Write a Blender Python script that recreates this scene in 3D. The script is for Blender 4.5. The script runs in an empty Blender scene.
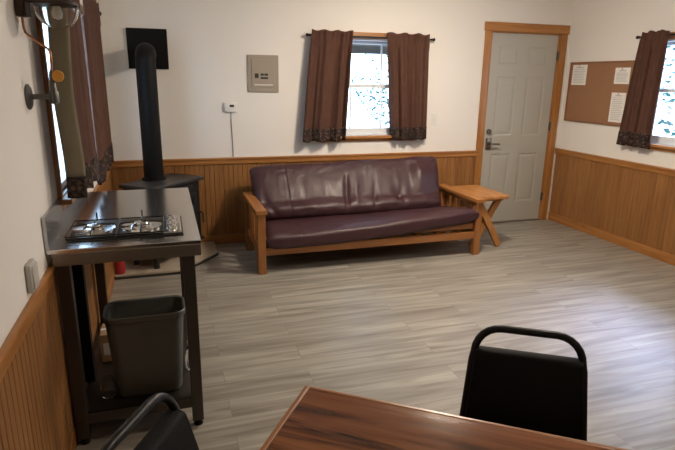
import bpy, bmesh, math, random
from mathutils import Vector, Matrix, noise
random.seed(7)
PI = math.pi
sc = bpy.context.scene
COL = sc.collection
RX, RY, RZ = 4.722, -6.3, 2.44          # room: x 0..RX, y RY..0, z 0..RZ

# ------------------------------------------------------------------ materials
def new_mat(name):
    m = bpy.data.materials.new(name); m.use_nodes = True
    nt = m.node_tree; b = nt.nodes['Principled BSDF']
    return m, nt, b
def rgba(c): return (c[0], c[1], c[2], 1)
def plain(name, c, rough=.5, metal=0, spec=.5, coat=0, bump=0, bscale=60, var=0):
    m, nt, b = new_mat(name)
    b.inputs['Base Color'].default_value = rgba(c)
    b.inputs['Roughness'].default_value = rough
    b.inputs['Metallic'].default_value = metal
    b.inputs['Specular IOR Level'].default_value = spec
    b.inputs['Coat Weight'].default_value = coat
    tc = nt.nodes.new('ShaderNodeTexCoord')
    n = nt.nodes.new('ShaderNodeTexNoise'); n.inputs['Scale'].default_value = bscale; n.inputs['Detail'].default_value = 4
    nt.links.new(tc.outputs['Object'], n.inputs['Vector'])
    if bump:
        bp = nt.nodes.new('ShaderNodeBump'); bp.inputs['Strength'].default_value = bump; bp.inputs['Distance'].default_value = .01
        nt.links.new(n.outputs['Fac'], bp.inputs['Height']); nt.links.new(bp.outputs['Normal'], b.inputs['Normal'])
    if var:
        mx = nt.nodes.new('ShaderNodeMix'); mx.data_type = 'RGBA'
        mx.inputs[6].default_value = rgba([x * (1 - var) for x in c]); mx.inputs[7].default_value = rgba([min(1, x * (1 + var)) for x in c])
        nt.links.new(n.outputs['Fac'], mx.inputs[0]); nt.links.new(mx.outputs[2], b.inputs['Base Color'])
    return m
def wood(name, c1, c2, axis='x', rough=.4, board=0, baxis='x', knots=.35, coat=0, stretch=12, streak=None):
    """grain along axis; board>0: boards of that width across baxis differ in tone"""
    m, nt, b = new_mat(name); N = nt.nodes; L = nt.links
    tc = N.new('ShaderNodeTexCoord'); mp = N.new('ShaderNodeMapping')
    s = [stretch, stretch, stretch]; s['xyz'.index(axis)] = 1.1
    mp.inputs['Scale'].default_value = s
    L.new(tc.outputs['Object'], mp.inputs['Vector'])
    vec = mp.outputs['Vector']; tone = None
    if board:
        sp = N.new('ShaderNodeSeparateXYZ'); L.new(tc.outputs['Object'], sp.inputs[0])
        d = N.new('ShaderNodeMath'); d.operation = 'DIVIDE'; d.inputs[1].default_value = board; L.new(sp.outputs['xyz'.index(baxis)], d.inputs[0])
        fl = N.new('ShaderNodeMath'); fl.operation = 'FLOOR'; L.new(d.outputs[0], fl.inputs[0])
        wn = N.new('ShaderNodeTexWhiteNoise'); wn.noise_dimensions = '1D'; L.new(fl.outputs[0], wn.inputs['W'])
        tone = wn.outputs['Value']
        sc_ = N.new('ShaderNodeVectorMath'); sc_.operation = 'SCALE'; sc_.inputs['Scale'].default_value = 9; L.new(wn.outputs['Color'], sc_.inputs[0])
        ad = N.new('ShaderNodeVectorMath'); ad.operation = 'ADD'; L.new(vec, ad.inputs[0]); L.new(sc_.outputs[0], ad.inputs[1]); vec = ad.outputs[0]
    n = N.new('ShaderNodeTexNoise'); n.inputs['Scale'].default_value = 1.6; n.inputs['Detail'].default_value = 6; n.inputs['Distortion'].default_value = .9
    L.new(vec, n.inputs['Vector'])
    r = N.new('ShaderNodeValToRGB'); r.color_ramp.elements[0].position = .3; r.color_ramp.elements[1].position = .7
    r.color_ramp.elements[0].color = rgba(c1); r.color_ramp.elements[1].color = rgba(c2)
    L.new(n.outputs['Fac'], r.inputs[0]); out = r.outputs[0]
    if streak:
        n3 = N.new('ShaderNodeTexNoise'); n3.inputs['Scale'].default_value = .8; n3.inputs['Detail'].default_value = 5; n3.inputs['Distortion'].default_value = 1.6
        L.new(vec, n3.inputs['Vector'])
        r3 = N.new('ShaderNodeValToRGB'); r3.color_ramp.elements[0].position = .56; r3.color_ramp.elements[1].position = .68
        L.new(n3.outputs['Fac'], r3.inputs[0])
        mx = N.new('ShaderNodeMix'); mx.data_type = 'RGBA'; L.new(r3.outputs[0], mx.inputs[0]); L.new(out, mx.inputs[6]); mx.inputs[7].default_value = rgba(streak); out = mx.outputs[2]
    if knots:
        mp2 = N.new('ShaderNodeMapping'); s2 = [7, 7, 7]; s2['xyz'.index(axis)] = 3.2; mp2.inputs['Scale'].default_value = s2
        L.new(tc.outputs['Object'], mp2.inputs['Vector'])
        v = N.new('ShaderNodeTexVoronoi'); v.inputs['Scale'].default_value = 1.0; L.new(mp2.outputs[0], v.inputs['Vector'])
        r2 = N.new('ShaderNodeValToRGB'); r2.color_ramp.elements[0].position = .06; r2.color_ramp.elements[1].position = .2
        r2.color_ramp.elements[0].color = (knots, knots, knots, 1); r2.color_ramp.elements[1].color = (0, 0, 0, 1)
        L.new(v.outputs['Distance'], r2.inputs[0])
        mx = N.new('ShaderNodeMix'); mx.data_type = 'RGBA'; L.new(r2.outputs[0], mx.inputs[0]); L.new(out, mx.inputs[6])
        mx.inputs[7].default_value = rgba([x * .35 for x in c1]); out = mx.outputs[2]
    if tone is not None:
        mr = N.new('ShaderNodeMapRange'); mr.inputs[3].default_value = .88; mr.inputs[4].default_value = 1.08; L.new(tone, mr.inputs[0])
        hs = N.new('ShaderNodeHueSaturation'); L.new(mr.outputs[0], hs.inputs['Value']); L.new(out, hs.inputs['Color']); out = hs.outputs[0]
    L.new(out, b.inputs['Base Color'])
    b.inputs['Roughness'].default_value = rough; b.inputs['Coat Weight'].default_value = coat; b.inputs['Coat Roughness'].default_value = .12
    bp = N.new('ShaderNodeBump'); bp.inputs['Strength'].default_value = .12; bp.inputs['Distance'].default_value = .004
    L.new(n.outputs['Fac'], bp.inputs['Height']); L.new(bp.outputs[0], b.inputs['Normal'])
    return m
def floor_mat():
    m, nt, b = new_mat('vinyl_planks'); N = nt.nodes; L = nt.links
    tc = N.new('ShaderNodeTexCoord')
    br = N.new('ShaderNodeTexBrick'); br.offset = .37; br.offset_frequency = 2
    br.inputs['Scale'].default_value = 1; br.inputs['Brick Width'].default_value = 1.22; br.inputs['Row Height'].default_value = .152
    br.inputs['Mortar Size'].default_value = .0015; br.inputs['Mortar Smooth'].default_value = .2; br.inputs['Bias'].default_value = 0
    br.inputs['Color1'].default_value = (0, 0, 0, 1); br.inputs['Color2'].default_value = (1, 1, 1, 1); br.inputs['Mortar'].default_value = (.5, .5, .5, 1)
    L.new(tc.outputs['Object'], br.inputs['Vector'])
    mp = N.new('ShaderNodeMapping'); mp.inputs['Scale'].default_value = (.9, 11, 1); L.new(tc.outputs['Object'], mp.inputs['Vector'])
    sc_ = N.new('ShaderNodeVectorMath'); sc_.operation = 'SCALE'; sc_.inputs['Scale'].default_value = 5; L.new(br.outputs['Color'], sc_.inputs[0])
    ad = N.new('ShaderNodeVectorMath'); ad.operation = 'ADD'; L.new(mp.outputs[0], ad.inputs[0]); L.new(sc_.outputs[0], ad.inputs[1])
    n = N.new('ShaderNodeTexNoise'); n.inputs['Scale'].default_value = 1.7; n.inputs['Detail'].default_value = 7; n.inputs['Distortion'].default_value = .8
    L.new(ad.outputs[0], n.inputs['Vector'])
    r = N.new('ShaderNodeValToRGB'); e = r.color_ramp.elements
    e[0].position = .3; e[0].color = (.172, .152, .124, 1); e[1].position = .7; e[1].color = (.37, .345, .295, 1)
    L.new(n.outputs['Fac'], r.inputs[0])
    mr = N.new('ShaderNodeMapRange'); mr.inputs[3].default_value = .92; mr.inputs[4].default_value = 1.07; L.new(br.outputs['Color'], mr.inputs[0])
    hs = N.new('ShaderNodeHueSaturation'); L.new(mr.outputs[0], hs.inputs['Value']); L.new(r.outputs[0], hs.inputs['Color'])
    mx = N.new('ShaderNodeMix'); mx.data_type = 'RGBA'; L.new(br.outputs['Fac'], mx.inputs[0]); L.new(hs.outputs[0], mx.inputs[6]); mx.inputs[7].default_value = (.17, .155, .135, 1)
    L.new(mx.outputs[2], b.inputs['Base Color'])
    b.inputs['Roughness'].default_value = .40; b.inputs['Specular IOR Level'].default_value = .5
    bp = N.new('ShaderNodeBump'); bp.inputs['Strength'].default_value = .1; bp.inputs['Distance'].default_value = .003
    L.new(n.outputs['Fac'], bp.inputs['Height']); L.new(bp.outputs[0], b.inputs['Normal'])
    return m
def pane_mat():
    m = bpy.data.materials.new('window_glass'); m.use_nodes = True; nt = m.node_tree; nt.nodes.clear()
    o = nt.nodes.new('ShaderNodeOutputMaterial'); mx = nt.nodes.new('ShaderNodeMixShader')
    t = nt.nodes.new('ShaderNodeBsdfTransparent'); g = nt.nodes.new('ShaderNodeBsdfGlossy'); g.inputs['Roughness'].default_value = .02
    t.inputs['Color'].default_value = (.93, .97, .97, 1)
    f = nt.nodes.new('ShaderNodeFresnel'); f.inputs['IOR'].default_value = 1.45
    ge = nt.nodes.new('ShaderNodeNewGeometry'); m1 = nt.nodes.new('ShaderNodeMath'); m1.operation = 'SUBTRACT'; m1.inputs[0].default_value = 1; nt.links.new(ge.outputs['Backfacing'], m1.inputs[1])
    m2 = nt.nodes.new('ShaderNodeMath'); m2.operation = 'MULTIPLY'; nt.links.new(f.outputs[0], m2.inputs[0]); nt.links.new(m1.outputs[0], m2.inputs[1])
    nt.links.new(m2.outputs[0], mx.inputs[0]); nt.links.new(t.outputs[0], mx.inputs[1]); nt.links.new(g.outputs[0], mx.inputs[2]); nt.links.new(mx.outputs[0], o.inputs[0])
    return m
def emit(name, c, s):
    m, nt, b = new_mat(name); b.inputs['Base Color'].default_value = rgba(c)
    b.inputs['Emission Color'].default_value = rgba(c); b.inputs['Emission Strength'].default_value = s
    return m
def glass(name, c=(1, 1, 1), rough=.02):
    m, nt, b = new_mat(name); b.inputs['Base Color'].default_value = rgba(c); b.inputs['Transmission Weight'].default_value = 1
    b.inputs['Roughness'].default_value = rough; b.inputs['IOR'].default_value = 1.35
    return m
def cloth(name, c, var=.25):
    m, nt, b = new_mat(name); N = nt.nodes; L = nt.links
    tc = N.new('ShaderNodeTexCoord'); n = N.new('ShaderNodeTexNoise'); n.inputs['Scale'].default_value = 14; n.inputs['Detail'].default_value = 5
    L.new(tc.outputs['Object'], n.inputs['Vector'])
    mx = N.new('ShaderNodeMix'); mx.data_type = 'RGBA'; mx.inputs[6].default_value = rgba([x * (1 - var) for x in c]); mx.inputs[7].default_value = rgba([x * (1 + var) for x in c])
    L.new(n.outputs['Fac'], mx.inputs[0]); L.new(mx.outputs[2], b.inputs['Base Color'])
    b.inputs['Roughness'].default_value = .8; b.inputs['Specular IOR Level'].default_value = .15; b.inputs['Sheen Weight'].default_value = 0; b.inputs['Sheen Roughness'].default_value = .4
    b.inputs['Transmission Weight'].default_value = 0
    return m
def hem_mat():
    m, nt, b = new_mat('embroidered_hem'); N = nt.nodes; L = nt.links
    tc = N.new('ShaderNodeTexCoord')
    v = N.new('ShaderNodeTexVoronoi'); v.inputs['Scale'].default_value = 34; L.new(tc.outputs['Object'], v.inputs['Vector'])
    w = N.new('ShaderNodeTexNoise'); w.inputs['Scale'].default_value = 55; w.inputs['Distortion'].default_value = 2; L.new(tc.outputs['Object'], w.inputs['Vector'])
    r = N.new('ShaderNodeValToRGB'); r.color_ramp.elements[0].position = .25; r.color_ramp.elements[0].color = (.12, .08, .062, 1)
    r.color_ramp.elements[1].position = .45; r.color_ramp.elements[1].color = (.02, .014, .013, 1)
    L.new(v.outputs['Distance'], r.inputs[0])
    r2 = N.new('ShaderNodeValToRGB'); r2.color_ramp.elements[0].position = .5; r2.color_ramp.elements[1].position = .62
    L.new(w.outputs['Fac'], r2.inputs[0])
    mx = N.new('ShaderNodeMix'); mx.data_type = 'RGBA'; L.new(r2.outputs[0], mx.inputs[0]); L.new(r.outputs[0], mx.inputs[6]); mx.inputs[7].default_value = (.075, .048, .038, 1)
    L.new(mx.outputs[2], b.inputs['Base Color']); b.inputs['Roughness'].default_value = .85; b.inputs['Specular IOR Level'].default_value = .15
    return m
def steel(name, c=(.42, .41, .4), rough=.22, axis='y'):
    m, nt, b = new_mat(name); N = nt.nodes; L = nt.links
    tc = N.new('ShaderNodeTexCoord'); mp = N.new('ShaderNodeMapping'); s = [220, 220, 220]; s['xyz'.index(axis)] = 3; mp.inputs['Scale'].default_value = s
    n = N.new('ShaderNodeTexNoise'); n.inputs['Scale'].default_value = 1; n.inputs['Detail'].default_value = 3
    L.new(tc.outputs['Object'], mp.inputs[0]); L.new(mp.outputs[0], n.inputs['Vector'])
    mr = N.new('ShaderNodeMapRange'); mr.inputs[3].default_value = rough * .75; mr.inputs[4].default_value = rough * 1.3; L.new(n.outputs['Fac'], mr.inputs[0])
    L.new(mr.outputs[0], b.inputs['Roughness']); b.inputs['Base Color'].default_value = rgba(c); b.inputs['Metallic'].default_value = 1
    return m

M = {}
M['wall'] = plain('painted_wall', (.80, .77, .72), .75, bump=.08, bscale=90)
M['ceil'] = plain('ceiling_paint', (.78, .74, .68), .9)
M['floor'] = floor_mat()
OR1, OR2 = (.29, .115, .027), (.44, .195, .055)
WN1, WN2 = (.235, .098, .026), (.335, .152, .045)
M['wains_x'] = wood('wainscot_pine', WN1, WN2, 'z', .45, .0885, 'x', knots=.25)
M['wains_y'] = wood('wainscot_pine_side', WN1, WN2, 'z', .45, .0885, 'y', knots=.25)
M['trim_x'] = wood('trim_pine_x', OR1, OR2, 'x', .35, knots=.6)
M['trim_y'] = wood('trim_pine_y', OR1, OR2, 'y', .35, knots=.6)
M['trim_z'] = wood('trim_pine_z', OR1, OR2, 'z', .35, knots=.6)
M['sofa_x'] = wood('sofa_oak_x', (.235, .088, .024), (.36, .15, .045), 'x', .35, knots=0)
M['sofa_y'] = wood('sofa_oak_y', (.30, .115, .03), (.44, .19, .055), 'y', .3, knots=0)
M['sofa_z'] = wood('sofa_oak_z', (.25, .095, .026), (.38, .16, .048), 'z', .35, knots=0)
M['side_y'] = wood('side_pine_y', (.38, .155, .042), (.52, .24, .075), 'y', .32, .09, 'x', knots=.3)
M['side_z'] = wood('side_pine_z', (.34, .135, .036), (.48, .215, .065), 'z', .38, knots=.3)
M['table'] = wood('table_planks', (.135, .044, .014), (.27, .10, .034), 'x', .07, .075, 'y', knots=.7, coat=0, stretch=15, streak=(.022, .009, .006))
M['table_edge'] = wood('table_edge_band', (.26, .10, .03), (.36, .15, .048), 'y', .3, coat=.3, knots=0)
M['door'] = plain('door_paint', (.44, .425, .375), .5, bump=.04, bscale=40)
M['vinyl'] = plain('white_vinyl', (.72, .76, .80), .35)
M['pane'] = pane_mat()
M['leather'] = plain('burgundy_leather', (.043, .0145, .0185), .48, spec=.36, bump=.3, bscale=140, var=.18)
lb_ = M['leather'].node_tree.nodes['Principled BSDF']; lb_.inputs['Coat Weight'].default_value = .13; lb_.inputs['Coat Roughness'].default_value = .30; lb_.inputs['Coat IOR'].default_value = 1.6
M['cloth'] = cloth('brown_curtain_cloth', (.088, .042, .029))
M['lining'] = cloth('olive_lining', (.19, .165, .112), .12)
M['hem'] = hem_mat()
M['rod'] = plain('rod_black', (.012, .011, .011), .4, .6)
M['steel'] = steel('brushed_steel', (.66, .64, .62), .17, 'y')
M['steel_leg'] = steel('leg_steel', (.10, .088, .08), .42, 'z')
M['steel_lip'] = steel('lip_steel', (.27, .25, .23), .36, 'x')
M['steel_bs'] = steel('backsplash_steel', (.40, .41, .43), .24, 'y')
M['chrome'] = plain('chrome', (.75, .74, .72), .12, 1)
M['black_enamel'] = plain('black_enamel', (.012, .012, .013), .18)
M['tray'] = plain('tray_dark_steel', (.07, .068, .066), .32, .85)
M['iron'] = plain('black_iron', (.006, .0056, .0054), .55, 0, spec=.16, bump=.1, bscale=120)
M['stove'] = plain('stove_black', (.016, .015, .0145), .42, .1, bump=.05, bscale=80)
M['stove_top'] = plain('stove_top_grey', (.035, .035, .036), .38, .2)
M['stove_glass'] = plain('stove_door_glass', (.01, .009, .009), .06)
M['pad'] = plain('hearth_tile', (.42, .36, .28), .5, var=.15, bscale=12)
M['pad_edge'] = plain('hearth_edge', (.03, .026, .022), .5)
M['can'] = plain('grey_plastic', (.085, .088, .078), .45, bump=.03, bscale=200)
M['panel_grey'] = plain('panel_tan_grey', (.32, .27, .215), .45)
M['label_dark'] = plain('label_dark', (.02, .02, .02), .5)
M['white_pl'] = plain('white_plastic', (.74, .73, .69), .4)
M['grey_pl'] = plain('grey_plastic_plate', (.5, .49, .46), .45)
M['cable'] = plain('cable_grey', (.28, .26, .24), .5)
M['lcd'] = plain('lcd', (.05, .06, .05), .2)
M['cork'] = plain('cork', (.30, .155, .078), .85, bump=.3, bscale=220, var=.25)
M['cork_frame'] = wood('cork_frame_wood', (.22, .10, .045), (.28, .13, .06), 'y', .5, knots=0)
M['paper'] = plain('paper', (.78, .77, .72), .7)
M['ink'] = plain('ink', (.50, .50, .50), .7)
M['pin'] = plain('pin', (.5, .06, .05), .3)
M['chair_metal'] = plain('chair_black_metal', (.006, .006, .0065), .38, 0, spec=.35)
M['chair_pad'] = plain('chair_black_vinyl', (.005, .005, .0055), .7, spec=.2, bump=.15, bscale=160)
M['chair_pad_b'] = plain('chair_navy_vinyl', (.011, .012, .017), .5, bump=.15, bscale=160)
M['copper'] = plain('copper', (.42, .19, .11), .35, 1)
M['bronze'] = plain('dark_bronze', (.045, .022, .016), .45, .5)
M['pewter'] = plain('pewter', (.11, .105, .095), .4, .8)
M['amber'] = plain('amber_tag', (.62, .27, .03), .4)
M['glass'] = glass('clear_glass', (.93, .91, .87))
M['glass_g'] = glass('clear_plastic', (.85, .88, .88), .08)
M['red'] = plain('red_plastic', (.38, .02, .025), .35)
M['cardboard'] = plain('cardboard', (.36, .23, .12), .8)
M['brass'] = plain('satin_nickel', (.33, .30, .25), .3, 1)
M['lamp_diff'] = emit('lamp_diffuser', (1, .845, .68), 225)
M['lamp_diff_dim'] = emit('lamp_diffuser_dim', (1, .845, .68), 75)
M['leaf'] = plain('leaf_green', (.018, .062, .052), .6, var=.4, bscale=3)
M['bark'] = plain('bark', (.3, .27, .22), .9, bump=.5, bscale=20)
M['gravel'] = plain('pale_gravel', (.62, .62, .58), .9, bump=.3, bscale=30, var=.15)
M['eave'] = wood('eave_wood', (.08, .06, .05), (.13, .10, .08), 'x', .7)

# ------------------------------------------------------------------ mesh builder
class MB:
    def __init__(s): s.bm = bmesh.new()
    def _add(s, tmp):
        me = bpy.data.meshes.new('t'); tmp.to_mesh(me); tmp.free(); s.bm.from_mesh(me); bpy.data.meshes.remove(me); return s
    def box(s, x0, x1, y0, y1, z0, z1, bev=0, mat=None, seg=2):
        t = bmesh.new(); bmesh.ops.create_cube(t, size=1)
        for v in t.verts: v.co = Vector(((x0 + x1) / 2 + v.co.x * (x1 - x0), (y0 + y1) / 2 + v.co.y * (y1 - y0), (z0 + z1) / 2 + v.co.z * (z1 - z0)))
        if bev: bmesh.ops.bevel(t, geom=t.edges[:], offset=bev, segments=seg, affect='EDGES', profile=.5)
        if mat is not None: bmesh.ops.transform(t, matrix=mat, verts=t.verts[:])
        return s._add(t)
    def bar(s, p0, p1, w, h, up=(0, 0, 1), bev=0):
        """square bar from p0 to p1: w across, h along up"""
        p0, p1 = Vector(p0), Vector(p1); d = (p1 - p0); ln = d.length; d.normalize(); up = Vector(up)
        sx = d.cross(up).normalized(); uz = sx.cross(d).normalized()
        m = Matrix((( sx.x, d.x, uz.x, p0.x), (sx.y, d.y, uz.y, p0.y), (sx.z, d.z, uz.z, p0.z), (0, 0, 0, 1)))
        return s.box(-w / 2, w / 2, 0, ln, -h / 2, h / 2, bev, m)
    def loft(s, loops, caps=True, closed_u=True):
        t = s.bm; rows = [[t.verts.new(p) for p in lp] for lp in loops]; n = len(loops[0])
        for a, b in zip(rows, rows[1:]):
            for i in range(n if closed_u else n - 1):
                j = (i + 1) % n; t.faces.new((a[i], a[j], b[j], b[i]))
        if caps: t.faces.new(list(reversed(rows[0]))); t.faces.new(rows[-1])
        return s
    def tube(s, pts, r, seg=10, closed=False):
        pts = [Vector(p) for p in pts]; loops = []; n = len(pts); prev = None
        for i, p in enumerate(pts):
            if closed: d = pts[(i + 1) % n] - pts[i - 1]
            else: d = (pts[min(i + 1, n - 1)] - pts[max(i - 1, 0)])
            d.normalize()
            if prev is None: a = d.orthogonal().normalized()
            else: a = (prev - d * prev.dot(d)).normalized()
            prev = a; b = d.cross(a)
            rr = r[i] if isinstance(r, (list, tuple)) else r
            loops.append([p + (a * math.cos(2 * PI * k / seg) + b * math.sin(2 * PI * k / seg)) * rr for k in range(seg)])
        if closed: loops.append(loops[0]); return s.loft(loops, caps=False)
        return s.loft(loops)
    def lathe(s, prof, c=(0, 0, 0), axis='z', seg=24, caps=True):
        """prof: (radius, height) pairs"""
        loops = []
        for r, h in prof:
            lp = []
            for k in range(seg):
                a = 2 * PI * k / seg; u, v = r * math.cos(a), r * math.sin(a)
                q = {'z': (u, v, h), 'y': (u, h, v), 'x': (h, u, v)}[axis]
                lp.append(Vector(q) + Vector(c))
            loops.append(lp)
        return s.loft(loops, caps)
    def prism(s, poly, z0, z1):
        return s.loft([[(x, y, z0) for x, y in poly], [(x, y, z1) for x, y in poly]])
    def grid(s, rows):
        t = s.bm; vs = [[t.verts.new(p) for p in r] for r in rows]
        for a, b in zip(vs, vs[1:]):
            for i in range(len(a) - 1): t.faces.new((a[i], a[i + 1], b[i + 1], b[i]))
        return s
    def build(s, name, mat, parent=None, smooth=False, local=False, solid=0):
        bmesh.ops.remove_doubles(s.bm, verts=s.bm.verts[:], dist=1e-6)
        bmesh.ops.recalc_face_normals(s.bm, faces=s.bm.faces[:])
        if parent is not None and not local:
            off = Vector(); p = parent
            while p is not None: off += p.location; p = p.parent
            for v in s.bm.verts: v.co -= off
        loc = None
        if parent is None:                      # put the origin at the base of a top-level mesh
            xs = [v.co for v in s.bm.verts]
            loc = Vector(((min(c.x for c in xs) + max(c.x for c in xs)) / 2, (min(c.y for c in xs) + max(c.y for c in xs)) / 2, min(c.z for c in xs)))
            for v in s.bm.verts: v.co -= loc
        me = bpy.data.meshes.new(name); s.bm.to_mesh(me); s.bm.free()
        o = bpy.data.objects.new(name, me); COL.objects.link(o)
        if loc is not None: o.location = loc
        me.materials.append(mat if not isinstance(mat, str) else M[mat])
        if parent is not None: o.parent = parent
        if smooth:
            for p in me.polygons: p.use_smooth = True
            if smooth != 'all':
                me.set_sharp_from_angle(angle=math.radians(38))
        if solid:
            md = o.modifiers.new('thickness', 'SOLIDIFY'); md.thickness = solid; md.offset = 0
        return o
def tag(o, label, cat, group=None):
    o['label'] = label; o['category'] = cat
    if group: o['group'] = group
    return o
def thing(name, label, cat, loc, rz=0, group=None):
    o = bpy.data.objects.new(name, None); COL.objects.link(o); o.location = loc; o.rotation_euler = (0, 0, rz); o.empty_display_size = .1
    return tag(o, label, cat, group)
def struct(o): o['kind'] = 'structure'; return o
def box_obj(name, mat, *a, bev=0, parent=None): return MB().box(*a, bev=bev).build(name, mat, parent)
def copy_thing(root, loc, rz, label):
    r = root.copy(); COL.objects.link(r); r.location = loc; r.rotation_euler = (0, 0, rz); r['label'] = label
    for ch in list(root.children):
        c = ch.copy(); COL.objects.link(c); c.parent = r
        for g in list(ch.children):
            d = g.copy(); COL.objects.link(d); d.parent = c
    return r

# ------------------------------------------------------------------ room shell
T = .14
W1 = (1.935, 2.885, 1.015, 1.93)      # back window opening x0 x1 z0 z1
W2 = (-2.10, -1.045, 1.03, 1.93)    # right window opening y0 y1
W3 = (-2.50, -.80, 1.03, 1.93)     # left window opening
DX0, DX1, DZ = 3.735, 4.603, 2.055 # door opening
struct(box_obj('floor', 'floor', -T, RX + T, RY - T, T, -.12, 0))
struct(box_obj('ceiling', 'ceil', -T, RX + T, RY - T, T, RZ, RZ + .12))
b = MB()
for a in ((-T, W1[0], 0, RZ), (W1[0], W1[1], 0, W1[2]), (W1[0], W1[1], W1[3], RZ), (W1[1], DX0, 0, RZ), (DX0, DX1, DZ, RZ), (DX1, RX + T, 0, RZ)):
    b.box(a[0], a[1], 0, T, a[2], a[3])
struct(b.build('wall_back', 'wall'))
def side_wall(name, x0, x1, w):
    b = MB()
    for a in ((RY, w[0], 0, RZ), (w[0], w[1], 0, w[2]), (w[0], w[1], w[3], RZ), (w[1], 0, 0, RZ)): b.box(x0, x1, a[0], a[1], a[2], a[3])
    return struct(b.build(name, 'wall'))
side_wall('wall_right', RX, RX + T, W2); side_wall('wall_left', -T, 0, W3)
struct(box_obj('wall_front', 'wall', -T, RX + T, RY - T, RY, 0, RZ))

RT, RB, BB = .835, .775, .09
def beadboard(name, mat, axis, s0, s1, fix, sgn):
    """boards with vee grooves along the wall; fix is the wall plane, sgn points into the room"""
    w = .0885; prof = []; s = s0
    k = math.floor(s0 / w)
    cuts = [s0] + [i * w for i in range(k + 1, math.ceil(s1 / w)) if s0 + .004 < i * w < s1 - .004] + [s1]
    b = MB(); g = .006; d = .013
    for a, c in zip(cuts, cuts[1:]):
        pr = [(a, d - .006), (a + g, d), ((a + c) / 2 - .004, d), ((a + c) / 2, d - .004), ((a + c) / 2 + .004, d), (c - g, d), (c, d - .006)]
        for p, q in zip(pr, pr[1:]):
            f = []
            for (ss, dd), z in ((p, BB - .01), (q, BB - .01), (q, RB + .01), (p, RB + .01)):
                f.append((ss, fix + sgn * dd, z) if axis == 'x' else (fix + sgn * dd, ss, z))
            b.bm.faces.new([b.bm.verts.new(v) for v in f])
    # closed back so the panelling has depth
    lo, hi = sorted((fix, fix + sgn * .006))
    if axis == 'x': b.box(s0, s1, lo, hi, BB - .01, RB + .01)
    else: b.box(lo, hi, s0, s1, BB - .01, RB + .01)
    o = b.build(name, mat)
    for p in o.data.polygons: pass
    return struct(o)
CD = .03
beadboard('trim_1', 'wains_x', 'x', 0.0, DX0 - .075, 0, -1)
beadboard('trim_2', 'wains_y', 'y', RY, -.0, RX, -1)
beadboard('trim_3', 'wains_y', 'y', RY, -.0, 0, 1)
beadboard('trim_4', 'wains_x', 'x', 0, RX, RY, 1)
def rail(name, axis, s0, s1, fix, sgn, k=1):
    b = MB(); lo, hi = sorted((fix, fix + sgn * .026 * k)); lo2, hi2 = sorted((fix, fix + sgn * .036 * k))
    if axis == 'x': b.box(s0, s1, lo, hi, RB, RT - .018, .003); b.box(s0, s1, lo2, hi2, RT - .018, RT, .004)
    else: b.box(lo, hi, s0, s1, RB, RT - .018, .003); b.box(lo2, hi2, s0, s1, RT - .018, RT, .004)
    return struct(b.build(name, 'trim_x' if axis == 'x' else 'trim_y'))
rail('trim_5', 'x', 0, DX0 - .072, 0, -1); rail('trim_6', 'y', RY, 0, RX, -1); rail('trim_7', 'y', RY, 0, 0, 1, .6); rail('trim_8', 'x', 0, RX, RY, 1)
struct(box_obj('baseboard_back', 'trim_x', .018, DX0 - .075, -.018, 0, 0, BB, bev=.003))
struct(box_obj('baseboard_right', 'trim_y', RX - .018, RX, RY, 0, 0, BB, bev=.003))
struct(box_obj('baseboard_left', 'trim_y', 0, .018, RY, 0, 0, BB, bev=.003))
struct(box_obj('baseboard_front', 'trim_x', .018, RX - .018, RY, RY + .018, 0, BB, bev=.003))

# ------------------------------------------------------------------ windows
def window(name, axis, s0, s1, z0, z1, fix, out, stool=.05, sd=.05, w=.062, muntins=(), slider=False):
    """axis: direction along the wall; out: sign of outdoors"""
    def bx(b, a0, a1, d0, d1, c0, c1, bev=0):
        lo, hi = sorted((fix + out * d0, fix + out * d1))
        if axis == 'x': b.box(a0, a1, lo, hi, c0, c1, bev)
        else: b.box(lo, hi, a0, a1, c0, c1, bev)
        return b
    al = 'trim_' + axis
    root = bx(bx(MB(), s0 - w, s0, -.018, 0, z0 - .02, z1 + .003, .002), s1, s1 + w, -.018, 0, z0 - .02, z1 + .003, .002).build(name, 'trim_z'); struct(root)
    bx(MB(), s0 - w - .015, s1 + w + .015, -.022, 0, z1 + .003, z1 + .06, .002).build('head_casing', al, root)
    bx(MB(), s0 - w - .02, s1 + w + .02, -stool, .02, z0 - .026, z0, .004).build('sill', al, root)
    bx(MB(), s0 - w, s1 + w, -.018, 0, z0 - .055, z0 - .026, .002).build('apron', al, root)
    b = MB()   # jamb lining
    bx(b, s0, s0 + .012, 0, T, z0, z1); bx(b, s1 - .012, s1, 0, T, z0, z1); bx(b, s0, s1, 0, T, z1 - .012, z1); bx(b, s0, s1, .02, T, z0 - .01, z0 + .008)
    b.build('jamb', 'vinyl', root)
    zm = (z0 + z1) / 2 + .02
    for (c0, c1, dd, nm) in ((z0 + .008, z1 - .012, sd, 'sash'),) if slider else ((z0 + .008, zm + .012, sd, 'lower_sash'), (zm - .012, z1 - .012, sd + .035, 'upper_sash')):
        b = MB(); f = .036
        bx(b, s0 + .012, s0 + .012 + f, dd, dd + .03, c0, c1, .003); bx(b, s1 - .012 - f, s1 - .012, dd, dd + .03, c0, c1, .003)
        bt = .06 if nm == 'lower_sash' else .03
        bx(b, s0 + .012 + f, s1 - .012 - f, dd, dd + .03, c0, c0 + bt, .003); bx(b, s0 + .012 + f, s1 - .012 - f, dd, dd + .03, c1 - .028, c1, .003)
        s_ = b.build(nm, 'vinyl', root)
        for q in muntins: bx(MB(), q - .008, q + .008, dd + .006, dd + .024, c0 + bt, c1 - .028, .002).build('muntin', 'vinyl', s_)
        bx(MB(), s0 + .012 + f, s1 - .012 - f, dd + .012, dd + .018, c0 + bt, c1 - .028).build('pane', 'pane', s_)
    return root
window('window_1', 'x', *W1, 0, 1, muntins=(2.245, 2.575))
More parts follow.
